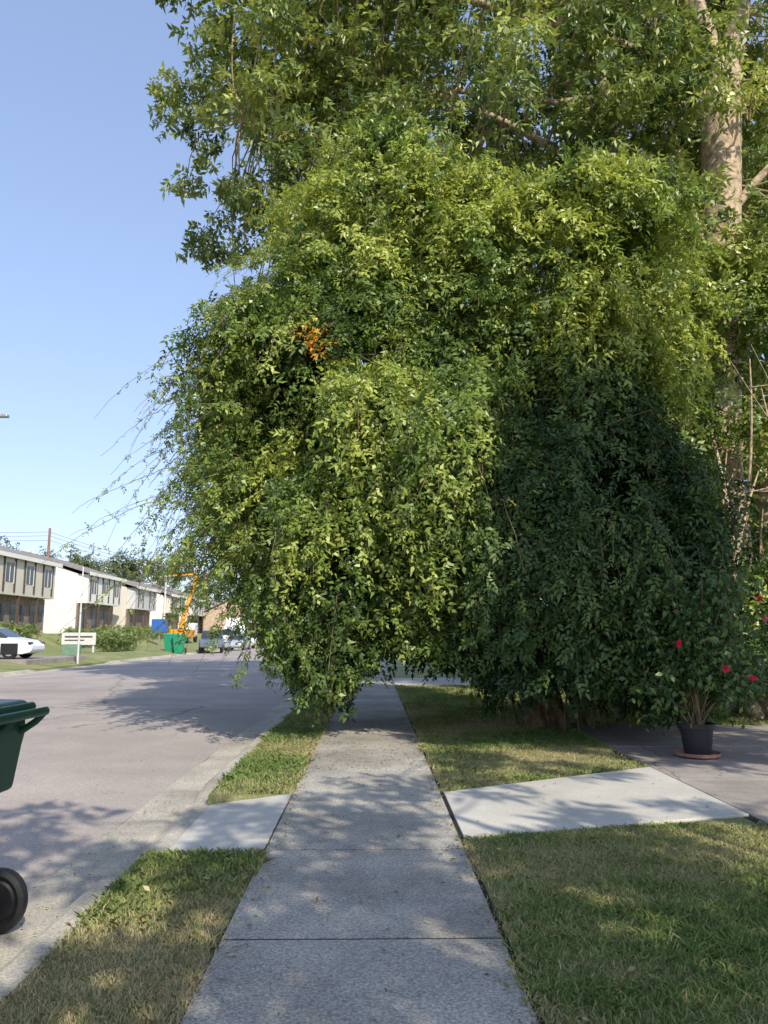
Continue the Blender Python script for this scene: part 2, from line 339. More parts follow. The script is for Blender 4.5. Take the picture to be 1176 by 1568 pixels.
def bush_strands(k,rlo,rhi,steps,Lr,tb,front=.3,E=E1,per=9,lumpA=.09,out=.34,zc=4.8,tsp=.13,qs=.08):
    CY=E[4]; zt=E[0][-1]
    nt=int(k/per*2.3)
    z=rng.uniform(.7,zt,nt); l,r,yy=env(z,E)
    w=(r-l+2*yy); keep=rng.uniform(size=len(z))<w/w.max(); z=z[keep]
    ph=rng.uniform(0,2*np.pi,len(z)); keep=(np.sin(ph)<.25)|(rng.uniform(size=len(z))<front); z=z[keep];ph=ph[keep]
    l,r,yy=env(z,E); Q=np.stack([(l+r)/2+(r-l)/2*np.cos(ph),CY+yy*np.sin(ph),z],1)
    keep=noise3(Q,.42,17)>-1.15; z=z[keep];ph=ph[keep]
    qo=rng.normal(0,qs,len(z)); tt=rng.normal(0,tsp,len(z)); id_=np.repeat(np.arange(len(z)),per)
    z=z[id_]+rng.normal(0,.22,len(id_)); ph=ph[id_]+rng.normal(0,.075,len(id_)); qo=qo[id_]; tt=tt[id_]
    z=np.clip(z,.5,zt)
    l,r,yy=env(z,E); cx=(l+r)/2; rx=(r-l)/2
    c,s=np.cos(ph),np.sin(ph)
    B=np.stack([cx+rx*c,CY+yy*s,z],1)
    lump=lumpA*noise3(B,.2,11)+lumpA*.6*noise3(B,.5,12)
    q=rng.uniform(rlo,rhi,len(z))+lump+qo
    P0=np.stack([cx+rx*q*c,CY+yy*q*s,z+ (z-4)*.12*lump*5],1)
    O=unit(np.stack([c/rx*3,s/yy*3,np.zeros_like(z)],1)); nz=np.clip((z-zc)/4,-.3,1)
    O=unit(O+rng.normal(0,.4,O.shape)*np.array([1,1,.3]))
    L=rng.uniform(*Lr,len(z))*(1-.3*np.clip(nz,0,1))
    t=np.linspace(.02,1,steps)[None,:,None]
    up=np.array([0,0,1.])
    nzc=np.clip(nz,0,1)[:,None,None]
    path=P0[:,None]+L[:,None,None]*(O[:,None]*(out*t+.35*t*nzc)+up*((.28+.4*nzc)*t-(.95-.35*nzc)*t*t))
    tang=O[:,None]*(out+.35*nzc)+up*((.28+.4*nzc)-2*(.95-.35*nzc)*t)
    m,st=path.shape[:2]
    side=unit(np.cross(unit(tang),O[:,None]+up*.3+rng.normal(0,.25,(m,1,3))))
    sg=np.where(np.arange(st)%2==0,1,-1)[None,:,None]
    D=unit(unit(tang)*.55+side*sg*.7+rng.normal(0,.4,(m,st,3))+O[:,None]*.25-up*.2)
    Nn=unit(O[:,None]*.6+up*.7+rng.normal(0,.45,(m,st,3)))
    path=path+rng.normal(0,.04,path.shape)
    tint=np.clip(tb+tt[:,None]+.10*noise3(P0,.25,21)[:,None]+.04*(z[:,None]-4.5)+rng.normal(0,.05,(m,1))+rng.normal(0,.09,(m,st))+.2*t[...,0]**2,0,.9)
    return path,D,Nn,tint
def zmin(P):
    x=P[:,0]
    zm=np.interp(x,[-3,-2.2,-1.6,-1.2,-.8,-.4,-.1,.3,1.5,1.9,2.6,3.3,3.8,5],[2.5,1.8,1.2,.7,.35,.4,.9,1.2,1.1,.45,.75,.7,.3,.25])
    return 1.45-(1.45-zm)*P[:,1]/12.8
allV=[];allT=[]
ST=Tubes()
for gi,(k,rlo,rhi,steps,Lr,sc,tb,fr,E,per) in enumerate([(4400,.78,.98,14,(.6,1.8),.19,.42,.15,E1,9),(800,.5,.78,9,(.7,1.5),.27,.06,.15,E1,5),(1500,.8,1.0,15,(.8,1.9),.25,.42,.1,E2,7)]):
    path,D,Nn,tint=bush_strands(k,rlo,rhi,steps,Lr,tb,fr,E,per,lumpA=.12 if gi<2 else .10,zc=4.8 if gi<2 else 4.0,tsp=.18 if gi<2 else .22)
    for i in rng.choice(len(path),min(900,len(path)),replace=False): 
        if path[i,-1,2]>zmin(path[i,-1:])[0]: ST.add(path[i,::3],.007,3)
    P=path.reshape(-1,3);D=D.reshape(-1,3);Nn=Nn.reshape(-1,3);tint=tint.reshape(-1)
    kp=P[:,2]>zmin(P)+rng.normal(0,.12,len(P))
    if gi==0:
        hid=(P[:,1]<12)&(P[:,0]>1.4+.3*noise3(P,.4,91))&(P[:,0]<4.1)&(P[:,2]<4.9+.5*noise3(P,.4,92))
        kp&=~(hid&(rng.uniform(size=len(P))<.95))
    P,D,Nn,tint=P[kp],D[kp],Nn[kp],tint[kp]
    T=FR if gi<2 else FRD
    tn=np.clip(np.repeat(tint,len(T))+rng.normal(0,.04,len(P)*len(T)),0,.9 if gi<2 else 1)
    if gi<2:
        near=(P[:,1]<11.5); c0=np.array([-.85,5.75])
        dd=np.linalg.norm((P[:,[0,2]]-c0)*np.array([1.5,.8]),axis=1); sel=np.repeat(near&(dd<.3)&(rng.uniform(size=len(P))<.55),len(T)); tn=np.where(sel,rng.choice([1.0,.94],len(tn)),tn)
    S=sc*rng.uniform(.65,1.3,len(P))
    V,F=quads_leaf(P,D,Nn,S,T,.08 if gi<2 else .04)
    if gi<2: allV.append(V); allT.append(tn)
    else: mesh_np("fern_foliage_shade_tone",V,F,M_dark,tint=tn,parent=bush)  # fern lobe; part of its shade is put into the leaf colour
def shoots(starts,ends,sag,leafstep=.09,sc=.15,tb=.55,tmax=.9):
    for a,b,sg in zip(starts,ends,sag):
        mid=(np.array(a)+np.array(b))/2+np.array([0,0,sg])
        pts=bez(a,mid,b,24)
        pts+=np.cumsum(rng.normal(0,.014,pts.shape),0)
        ST.add(pts,np.linspace(.008,.003,24),3)
        n=int(np.linalg.norm(np.array(a)-np.array(b))/leafstep)
        t=np.sort(rng.uniform(0,tmax,n)); P=np.stack([np.interp(t,np.linspace(0,1,24),pts[:,i]) for i in range(3)],1)+rng.normal(0,.02,(n,3))
        D=unit(rng.normal(0,.6,(n,3))+np.array([-.3,-.2,-.5])); Nn=unit(rng.normal(0,.4,(n,3))+np.array([0,-.4,.8]))
        V,F=quads_leaf(P,D,Nn,sc*rng.uniform(.6,1.3,n)*(1.2-.7*t),FR,.06); allV.append(V); allT.append(np.repeat(np.clip(tb+rng.normal(0,.15,n),0,.9),len(FR)))
A=[];B_=[];G=[]
for i in range(210):
    z=rng.uniform(2.2,8.2); l,_,_=env(z); y=rng.uniform(10.8,14.5)
    a=np.array([l+.6,y,z]); ln=rng.uniform(.3,1.45)
    b=a+np.array([-ln-.4,rng.normal(0,.4),rng.uniform(-1.6,.3)-.3*ln]); A.append(a);B_.append(b);G.append(rng.uniform(.2,.9))
shoots(A,B_,G,.045,.17,.5)
A=[];B_=[];G=[]
for i in range(34):
    z=rng.uniform(2.4,6.0); l,_,_=env(z); a=np.array([l+.4,rng.uniform(11,13.5),z]); b=a+np.array([-rng.uniform(1.2,2.7),rng.normal(0,.3),-rng.uniform(.6,2.1)]); A.append(a);B_.append(b);G.append(rng.uniform(.4,1.6))
shoots(A,B_,G,.08,.13)
A=[];B_=[];G=[]
for i in range(60): # shoots rising from the crown
    z=rng.uniform(7.2,9.4); l,r,yy=env(z); ph=rng.uniform(math.pi,2*math.pi); a=np.array([(l+r)/2+(r-l)/2*.8*math.cos(ph),13+yy*.8*math.sin(ph),z])
    o_=np.array([math.cos(ph),math.sin(ph)*.8,0]); b=a+o_*rng.uniform(.4,1.1)+np.array([0,0,rng.uniform(-.3,.9)]); A.append(a);B_.append(b);G.append(rng.uniform(.4,.9))
shoots(A,B_,G,.05,.18)
A=[];B_=[];G=[]
for i in range(75):
    if i<48: a=np.array([rng.uniform(-1.7,-.1),rng.uniform(10.4,13.2),rng.uniform(1.5,2.2)]); d=rng.uniform(.6,1.35)
    else: a=np.array([rng.uniform(1.5,2.4),rng.uniform(10.8,12.5),rng.uniform(1.3,2)]); d=rng.uniform(.7,1.4)
    b=a+np.array([rng.normal(0,.2),rng.normal(0,.15),-d]); b[2]=max(b[2],.15); A.append(a);B_.append(b);G.append(0)
shoots(A,B_,G,.05,.17,.4,1.0)
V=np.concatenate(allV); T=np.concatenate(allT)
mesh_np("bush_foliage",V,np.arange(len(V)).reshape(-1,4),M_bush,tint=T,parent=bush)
for i in range(13):
    a=np.array([3.0+rng.normal(0,.3),12.7+rng.normal(0,.3),-.05]); ph=rng.uniform(0,6.28); z=rng.uniform(4.5,8); l,r,yy=env(z)
    b=np.array([(l+r)/2+(r-l)/2*.65*math.cos(ph),13+yy*.6*math.sin(ph),z])
    pts=bez(a,(a[0]*.7+b[0]*.3,a[1]*.7+b[1]*.3,z*.75),b,14); pts[1:]+=rng.normal(0,.06,(13,3)); r0=rng.uniform(.05,.12)
    ST.add(pts,np.linspace(r0,.015,14),7)
    for j in range(7):
        k=rng.integers(4,13); e=pts[k]+np.array([rng.normal(0,1.3),rng.normal(-.3,.9),rng.uniform(-.3,1)]); ST.add(bez(pts[k],(pts[k]+e)/2+[0,0,.3],e,7),np.linspace(.018,.005,7),4)
for i in range(12):
    a=np.array([rng.uniform(2.2,4.2),12.3+rng.normal(0,.4),0]); ST.add(bez(a,a+[rng.normal(0,.3),0,1],a+[rng.normal(0,.7),rng.normal(0,.3),2.2],8),np.linspace(.02,.008,8),5)
ST.build("bush_stems",M_stem,parent=bush)

# ------------------------------------------------------------------ trees
def make_tree(name,trunk_pts,trunk_r,C,R,ncl,nwh,clr,ls,seed,M=M_tree,limbs=None,reject=None,tb=.5,shell=.5,nlimb=9,limbr=.55):
    r=np.random.default_rng(seed)
    e=empty(name); tb_=Tubes(); tp=np.asarray(trunk_pts,float)
    tb_.add(tp,trunk_r,12)
    C=np.array(C,float);R=np.array(R,float)
    d=unit(r.normal(size=(ncl*2,3))); q=shell+(1-shell)*r.uniform(size=(ncl*2,1))**.7
    q=q*(1+.10*noise3(d*3,.35,seed+5)[:,None])
    P=C+R*d*q
    if reject is not None: P=P[~reject(P)]
    P=P[:ncl]
    lim=[]
    for i in range(nlimb):
        a=tp[-1]*1.0 if i%2==0 else tp[max(1,len(tp)-2)]; g=P[r.integers(len(P))]*.75+C*.25
        m=(a+g)/2+np.array([0,0,1.0]); pts=bez(a,m,g,10); pts[1:-1]+=r.normal(0,.12,(8,3)); lim.append(pts)
        tb_.add(pts,np.linspace(trunk_r[-1]*limbr,.03,10),7)
    if limbs:
        for pts,ra in limbs: lim.append(np.asarray(pts,float)); tb_.add(pts,ra,10)
    LP=np.concatenate(lim+[tp[len(tp)//2:]])
    for p in P:
        k=np.argmin(((LP-p)**2).sum(1)); a=LP[k]
        m=(a+p)/2+r.normal(0,.3,3)+[0,0,.25]; tb_.add(bez(a,m,p,6),np.linspace(.028,.008,6),4)
    tb_.build("trunk_and_limbs",M_bark,parent=e)
    n=len(P); sz=clr*r.uniform(.6,1.25,(n,1,1))
    off=unit(r.normal(size=(n,nwh,3)))*r.uniform(.2,1,(n,nwh,1))**.6*np.array([1,1,.62])
    W=P[:,None]+off*sz; O=unit(off*.8+unit(P-C)[:,None]*.5+np.array([0,0,.15])+r.normal(0,.25,off.shape))
    D=unit(O+np.array([0,0,-.55])+r.normal(0,.3,off.shape)); Nn=unit(O*.4+np.array([0,-.15,.8])+r.normal(0,.4,off.shape))
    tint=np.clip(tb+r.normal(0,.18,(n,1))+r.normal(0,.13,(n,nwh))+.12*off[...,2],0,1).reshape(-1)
    W=W.reshape(-1,3);D=D.reshape(-1,3);Nn=Nn.reshape(-1,3)
    V,F=quads_leaf(W,D,Nn,ls*r.uniform(.7,1.25,len(W)),WH,.06)
    mesh_np("foliage",V,F,M,tint=np.clip(np.repeat(tint,len(WH))+r.normal(0,.05,len(W)*len(WH)),0,1),parent=e)
    return e
tr=[(8.0,17.2,-.1),(8.05,17.1,2),(7.9,17,5),(8.1,17,8.5),(8.35,17,11.5),(8.55,17,14.2),(8.6,17,15)]
def rej(P):
    a=(P[:,1]<17.4)&(np.abs(P[:,0]-8.2)<1.35)&(P[:,2]>9.9)&(P[:,2]<13.4)
    b=(P[:,1]<17.4)&(np.abs(P[:,0]-8.3)<1.5)&(P[:,2]>14.4)&(P[:,2]<18)
    c=(P[:,2]>20)&(np.random.default_rng(3).uniform(size=len(P))<.7)
    t=(17-P[:,1])/.714; X=P[:,0]-.333*t; Z=P[:,2]-.616*t
    s=(t>0)&(np.abs(X-8.45)<1.0)&(Z>10.0)&(Z<17)&(np.random.default_rng(4).uniform(size=len(P))<.9)
    return a|b|c|s|(P[:,2]<6)|(P[:,0]<-5.2)
limbs=[(bez((8.6,17,14.7),(8.3,17,16),(7.6,17,19),8),np.linspace(.34,.2,8)),
       (bez((8.6,17,14.7),(9.1,17,16),(9.6,17,19.5),8),np.linspace(.36,.2,8)),
       (bez((8.0,17.1,6),(6.0,17,10),(5.3,17,18),12),np.linspace(.24,.12,12)),
       (bez((5.7,17,12),(3,16.5,14),(-.5,16.3,14.5),12),np.linspace(.12,.03,12)),
       (bez((5.9,17,10),(2,16.5,12.2),(-3,16,13),12),np.linspace(.12,.03,12)),
       (bez((5.4,17,16),(2,16.5,17),(-3,16,17.5),12),np.linspace(.1,.03,12)),
       (bez((8.3,17,11),(9.6,17,13),(11.5,16.5,14),8),np.linspace(.13,.04,8)),
       (bez((8.2,17,9),(7.0,16.3,12),(6.6,16,15.5),8),np.linspace(.12,.04,8))]
make_tree("large_shade_tree",tr,[.56,.5,.47,.46,.46,.46,.4],(3.7,17.4,14.6),(9.3,4.6,8.6),930,32,.82,.2,31,limbs=limbs,reject=rej,tb=.6,shell=.42,nlimb=5,limbr=.28)
make_tree("maple_tree",[(7.6,3,-.1),(7.5,3,3),(7.3,3,7)],[.3,.25,.2],(7.3,3.0,9.0),(2.6,2.4,3.2),135,26,.75,.26,41,shell=.05)
make_tree("maple_tree",[(7.5,-4,-.1),(7.3,-4,3),(6,-3.5,5)],[.3,.22,.16],(4.5,-2.9,6.4),(5.8,4.9,.8),74,24,.56,.24,42,shell=.02,nlimb=5)
make_tree("woodland_tree",[(11,21,0),(11,21,7)],[.3,.2],(10.5,22,6.5),(6,3.5,6),140,16,1.0,.38,51,shell=.3,tb=.4)
make_tree("woodland_tree",[(5,25,0),(5,25,7)],[.3,.2],(4.6,26,9.2),(5,3.5,6.5),110,16,1.1,.42,52,shell=.3,tb=.35)
make_tree("woodland_tree",[(16,27,0),(16,27,9)],[.3,.2],(14,27,11),(8,4,11),150,16,1.3,.5,53,shell=.3,tb=.4)

def leafblob(P0,R,n,size,seed,flat=.0):
    r=np.random.default_rng(seed); d=unit(r.normal(size=(n,3))); d[:,2]=np.where(d[:,2]<-.35,-d[:,2],d[:,2])
    q=r.uniform(.6,1,(n,1))*(1+.16*noise3(d*2+seed,.45,seed)[:,None]); P=np.array(P0)+np.array(R)*d*q
    D=unit(r.normal(size=(n,3))+np.array([0,0,-.3])+d*.4); Nn=unit(d+r.normal(0,.5,(n,3))+np.array([0,0,.5]))
    return P,D,Nn,size*r.uniform(.6,1.3,n),np.clip(.5+.2*noise3(P,.3,seed+1)+r.normal(0,.15,n),0,1)
def blobs(name,L,M,T=FR,jit=.06):
    A=[leafblob(*a) for a in L]; P,D,Nn,S,t=[np.concatenate([a[i] for a in A]) for i in range(5)]
    kp=P[:,2]>.03; P,D,Nn,S,t=P[kp],D[kp],Nn[kp],S[kp],t[kp]
    V,F=quads_leaf(P,D,Nn,S,T,jit)
    return mesh_np(name,V,F,M,tint=np.repeat(np.clip(t,0,.9),len(T)))
sh=empty("woodland_shrub")
o=blobs("foliage",[((7.6,14.6,1.2),(2.4,1.5,1.9),3000,.27,61),((10.3,14.4,2.0),(1.8,1.5,2.6),2200,.27,62),((8.9,15.4,5.2),(1.8,1.2,1.4),800,.25,63),((6.2,15.6,5.5),(1.4,1.2,2.6),1700,.25,64),((8.0,15.4,8.2),(2.6,1.2,1.7),2300,.25,66),((5.6,15.6,8.2),(1.5,1.2,2.0),1500,.25,67)],M_bush)
o.parent=sh
o=blobs("dark_foliage",[((5.2,13.6,.9),(1.3,1.0,1.5),1500,.22,65),((7.2,12.9,.7),(2.2,.6,1.0),1700,.2,68)],M_pot); o.parent=sh  # low shrubs in a darker green leaf material
TB=Tubes()
for i in range(44):
    a=np.array([rng.uniform(6.2,9.8),rng.uniform(13.6,15.4),0]); b=a+np.array([rng.normal(.3,1.0),rng.normal(0,.5),rng.uniform(3.5,7)])
    pts=bez(a,(a+b)/2+rng.normal(0,.6,3),b,10); r0=rng.uniform(.03,.14); TB.add(pts,np.linspace(r0,.014,10),6)
    for j in range(5):
        k=rng.integers(3,9); e=pts[k]+rng.normal(0,.6,3)+[0,-.3,.2]; TB.add(bez(pts[k],(pts[k]+e)/2+rng.normal(0,.12,3),e,6),np.linspace(.02,.006,6),4)
TB.build("stems",M_bark,parent=sh)

# ------------------------------------------------------------------ potted rose
pt=empty("potted_rose_bush"); px,py=3.88,9.44
def lathe(name,prof,c,mat,parent,seg=28):
    V=[];F=[]
    for r,z in prof:
        for i in range(seg): a=i/seg*2*math.pi; V.append((c[0]+r*math.cos(a),c[1]+r*math.sin(a),c[2]+z))
    for j in range(len(prof)-1):
        for i in range(seg): k=(i+1)%seg; F.append((j*seg+i,j*seg+k,(j+1)*seg+k,(j+1)*seg+i))
    F.append(tuple(reversed(range(seg)))); 
    return mesh_py(name,V,F,mat,parent=parent)
lathe("saucer",[(.2,.0),(.25,.01),(.265,.05),(.255,.05),(.24,.02),(.0,.02)],(px,py,.009),M_terra,pt)
lathe("pot",[(.15,.0),(.19,.30),(.215,.305),(.22,.36),(.205,.362),(.195,.33),(.0,.32)],(px,py,.032),M_potp,pt)
RS=Tubes();Pl=[]
for i in range(34):
    a=np.array([px+rng.normal(0,.05),py+rng.normal(0,.05),.34]); g=rng.uniform(0,6.28); ra=rng.uniform(.1,.82); b=np.array([px+.14+ra*math.cos(g),py+ra*math.sin(g)*.8,rng.uniform(.7,2.2)])
    m=(a+b)/2+np.array([0,0,.3]); pts=bez(a,m,b,12); RS.add(pts,np.linspace(.012,.004,12),5)
    Pl.append(pts[4:]); 
    for j in range(6):
        k=rng.integers(4,11); e=pts[k]+rng.normal(0,.22,3)+[0,0,.06]; q=bez(pts[k],(pts[k]+e)/2,e,6); RS.add(q,.004,3); Pl.append(q)
RS.build("stems",M_stem,parent=pt)
LP=np.concatenate(Pl); P=LP[rng.integers(0,len(LP),7000)]+rng.normal(0,.07,(7000,3)); n=len(P)
D=unit(rng.normal(0,.6,(n,3))+np.array([0,-.1,-.3])); Nn=unit(rng.normal(0,.5,(n,3))+np.array([0,-.3,.7]))
lf=leaf1.copy(); lf[...,1]*=1.3
V,F=quads_leaf(P,D,Nn,rng.uniform(.055,.11,n),lf); mesh_np("leaves",V,F,M_pot,tint=rng.uniform(.1,1,n),parent=pt)
fl=[(3.5,8.85,1.33,0.1),(4.62,9.0,1.45,.9),(4.58,9.0,1.62,.8),(4.66,8.9,1.25,.9),(4.35,8.9,.95,.3),(4.0,8.8,1.05,.2),(4.7,9.0,1.0,.9),(4.5,8.9,1.85,.3)]
P=[];D=[];t=[]
for x,y,z,c in fl:
    for j in range(14): P.append((x,y,z)); d=rng.normal(size=3); D.append(d/np.linalg.norm(d)); t.append(min(1,max(0,c+rng.normal(0,.08))))
P=np.array(P);D=np.array(D); lf2=leaf1.copy(); lf2[...,1]*=2
V,F=quads_leaf(P,D,unit(rng.normal(size=P.shape)),rng.uniform(.035,.06,len(P)),lf2); mesh_np("flowers",V,F,M_petal,tint=t,parent=pt)

# ------------------------------------------------------------------ wheelie bin
def wheelie(name,loc,rot,M,s=1.0):
    e=empty(name)
    prof=[(-.30,.03),(.02,.03),(.04,.30),(.06,.56),(.10,.64),(.25,.69),(.28,.98),(.28,1.03),(-.42,1.03),(-.42,.98)]
    w=[.26,.26,.27,.28,.28,.32,.34,.36,.36,.34]
    n=len(prof); V=[(x,-w[i],z) for i,(x,z) in enumerate(prof)]+[(x,w[i],z) for i,(x,z) in enumerate(prof)]
    F=[tuple(range(n)),tuple(reversed(range(n,2*n)))]+[(i,i+n,(i+1)%n+n,(i+1)%n) for i in range(n)]
    mesh_py("body",V,F,M,parent=e,bevel=.02)
    lp=[(-.46,1.035),(.30,1.035),(.34,1.06),(.25,1.12),(-.3,1.13),(-.44,1.09)]; n=len(lp)
    V=[(x,-.38,z) for x,z in lp]+[(x,.38,z) for x,z in lp]
    F=[tuple(range(n)),tuple(reversed(range(n,2*n)))]+[(i,i+n,(i+1)%n+n,(i+1)%n) for i in range(n)]
    mesh_py("lid",V,F,M,parent=e,bevel=.018)
    T=Tubes(); T.add([(.41,-.3,1.07),(.41,.3,1.07)],.022,10); 
    for y in (-.3,.3,0): T.add([(.28,y,.97),(.36,y,1.02),(.41,y,1.07)],.018,8)
    T.add([(.32,-.32,1.09),(.32,.32,1.09)],.024,8)
    T.build("handle",M,parent=e)
    ax=Tubes(); ax.add([(.2,-.33,.15),(.2,.33,.15)],.014,8); ax.build("axle",M_metal,parent=e)
    boxes("axle_bracket",[((0,-.22,.1),(.21,-.18,.3)),((0,.18,.1),(.21,.22,.3))],M,parent=e,bevel=.01)
    for y in (-.32,.32):
        Wv=[];Wf=[];seg=32; pr=[(.02,-.03),(.09,-.03),(.10,-.02),(.125,-.035),(.15,-.025),(.155,0),(.15,.025),(.125,.035),(.10,.02),(.09,.03),(.02,.03)]
        for r_,o_ in pr:
            for i in range(seg): a=i/seg*2*math.pi; Wv.append((.21+r_*math.cos(a),y+o_,.155+r_*math.sin(a)))
        m=len(pr)
        for j in range(m-1):
            for i in range(seg): k=(i+1)%seg; Wf.append((j*seg+i,j*seg+k,(j+1)*seg+k,(j+1)*seg+i))
        Wf.append(tuple(range(seg))); Wf.append(tuple(range((m-1)*seg,m*seg)))
        mesh_py("wheel",Wv,Wf,M_blk,parent=e)
    e.location=loc; e.rotation_euler=(0,0,rot); e.scale=(s,s,s*1.08)
    return e
wheelie("wheelie_bin",(-2.22,4.10,-.125),math.radians(-4),M_bin)
wheelie("wheelie_bin",(-14.9,58,.05),1.5,M_bin2,1.15)
wheelie("wheelie_bin",(-14.1,57.5,.0),1.5,M_bin2,1.15)

# ------------------------------------------------------------------ vehicles
def wheels(e,xs_,w,r):
    for x in xs_:
        for sy in (-1,1):
            V=[];F=[];seg=24
            pr=[(0,.02),(r*.6,.02),(r*.62,0),(r,.0),(r,-.2),(0,-.2)]
            for rr,o_ in pr:
                for i in range(seg): a=i/seg*2*math.pi; V.append((x+rr*math.cos(a),sy*(w+o_),r+rr*math.sin(a)))
            mi=[]
            for j in range(len(pr)-1):
                for i in range(seg): k=(i+1)%seg; F.append((j*seg+i,j*seg+k,(j+1)*seg+k,(j+1)*seg+i)); mi.append(1 if j<1 else 0)
            mesh_py("wheel",V,F,[M_blk,M_metal],mi=mi,parent=e)
def car(name,loc,rot,M,kind="sedan"):
    e=empty(name)
    if kind=="sedan":
        S=[(-2.3,.45,.72,.75,.72,.6,0),(-2.25,.3,.9,.93,.82,.7,0),(-1.75,.22,1.0,1.03,.88,.72,0),(-1.05,.2,1.0,1.38,.9,.66,1),(-.75,.2,1.0,1.43,.9,.66,0),(-.1,.2,.98,1.45,.9,.66,0),(.55,.2,.96,1.38,.9,.66,1),(1.25,.2,.93,.97,.9,.74,0),(1.95,.22,.8,.84,.87,.72,0),(2.28,.3,.66,.7,.78,.64,0),(2.35,.42,.55,.58,.68,.56,0)]
        wx=(-1.38,1.42);wr=.33
    elif kind=="suv":
        S=[(-2.25,.4,1.0,1.05,.8,.72,0),(-2.2,.3,1.05,1.1,.86,.74,0),(-1.95,.25,1.08,1.62,.9,.72,1),(-1.2,.25,1.08,1.7,.92,.72,0),(0,.25,1.06,1.72,.92,.72,0),(.6,.25,1.04,1.64,.92,.7,1),(1.2,.25,1.03,1.08,.92,.78,0),(2.0,.27,.95,1.0,.88,.76,0),(2.3,.35,.75,.8,.78,.66,0)]
        wx=(-1.38,1.42);wr=.36
    else:
        S=[(-2.8,.5,1.05,1.07,.85,.8,0),(-2.75,.45,1.1,1.12,.92,.86,0),(-.95,.4,1.1,1.12,.93,.86,0),(-.9,.4,1.1,1.13,.93,.78,1),(-.75,.4,1.1,1.75,.93,.74,1),(.0,.4,1.1,1.82,.93,.74,0),(.6,.4,1.1,1.76,.93,.74,1),(1.25,.4,1.1,1.15,.93,.82,0),(2.35,.42,1.02,1.06,.9,.8,0),(2.6,.5,.8,.85,.85,.75,0)]
        wx=(-1.8,1.75);wr=.4
    V=[];F=[];mi=[]
    for x,z0,zb,zt,w,wt,_ in S: V+=[(x,-w*.95,z0),(x,-w,(z0+zb)/2),(x,-w*.97,zb),(x,-wt,zt),(x,wt,zt),(x,w*.97,zb),(x,w,(z0+zb)/2),(x,w*.95,z0)]
    for j in range(len(S)-1):
        for i in range(8):
            k=(i+1)%8; F.append((j*8+i,j*8+k,(j+1)*8+k,(j+1)*8+i))
            tall=max(S[j][3]-S[j][2],S[j+1][3]-S[j+1][2])>.2
            g=0
            if tall and i in (2,4): g=1
            if tall and i==3 and abs(S[j][3]-S[j+1][3])>.2: g=1
            mi.append(g)
    F.append(tuple(reversed(range(8)))); mi.append(0); F.append(tuple((len(S)-1)*8+i for i in range(8))); mi.append(0)
    mesh_py("body",V,F,[M,M_glass],mi=mi,parent=e,smooth=False,bevel=.02)
    wheels(e,wx,.90,wr)
    xf=S[-2][0]-.02; xr=S[1][0]
    boxes("headlights",[((xf-.1,-.78,.62),(xf+.04,-.48,.76)),((xf-.1,.48,.62),(xf+.04,.78,.76))],M_glass,parent=e,bevel=.02)
    boxes("tail_lights",[((xr-.06,-.8,.75),(xr+.04,-.5,.9)),((xr-.06,.5,.75),(xr+.04,.8,.9))],M_red,parent=e)
    boxes("wheel_arches",[((x-wr-.06,s*.91-.02,.2),(x+wr+.06,s*.91+.0,wr*2+.04)) for x in wx for s in (-1,1)],M_blk,parent=e,bevel=.1)
    boxes("mirrors",[((.75,-1.05,.98),(.9,-.9,1.1)),((.75,.9,.98),(.9,1.05,1.1))],M,parent=e,bevel=.02)
    e.location=loc;e.rotation_euler=(0,0,rot); return e
car("white_sedan",(-17.7,36.2,.31),0.0,M_carw)
car("pickup_truck",(-13.1,64,-.1),-1.4,M_carb,"pickup")
car("parked_car",(-12.7,74,-.1),-1.6,M_cars,"sedan")
car("parked_suv",(-12.2,84,-.1),-1.57,M_carw,"suv")
car("parked_car",(-16.8,92,.2),-.4,M_carw,"suv")
car("parked_car",(-10.5,96,-.1),-1.57,M_cars,"suv")
e=empty("box_truck"); box("cargo_box",(-1.2,-3.2,.9),(1.2,1.8,3.4),M_carw,e,.04); box("cab",(-1.1,-5.0,.5),(1.1,-3.25,2.4),M_carw,e,.15); box("windscreen",(-.95,-5.02,1.4),(.95,-4.95,2.1),M_glass,e); boxes("chassis",[((-1,-5,.4),(1,1.7,.88))],M_blk,e)
ww=Tubes()
for y in (-4,.6):
    for x in (-1.1,.8): ww.add([(x,y,.45),(x+.3,y,.45)],.45,16)
ww.build("wheels",M_blk,e); e.location=(-16.8,99,-.1)
e=empty("bucket_truck"); box("bed",(-1.1,-2.5,.6),(1.1,2,1.5),M_orange,e,.05); box("cab",(-1.05,2.05,.6),(1.05,3.8,2.3),M_carw,e,.15)
b=Tubes(); b.add([(0,0,1.5),(0,0,2.4)],.35,10); b.add([(0,0,2.4),(.7,.4,5.2)],.26,6); b.add([(.7,.4,5.2),(1.6,-.2,8.2)],.22,6); b.add([(1.55,0,8.0),(-2.4,0,7.8)],.14,6); b.build("boom",M_orange,e)
ww=Tubes()
for y in (-1.6,2.9):
    for x in (-1.1,.8): ww.add([(x,y,.45),(x+.3,y,.45)],.45,16)
ww.build("wheels",M_blk,e); box("bucket",(1.3,-.6,8.0),(2.0,.1,8.9),M_postw,e,.05); e.location=(-22.4,92,.4)

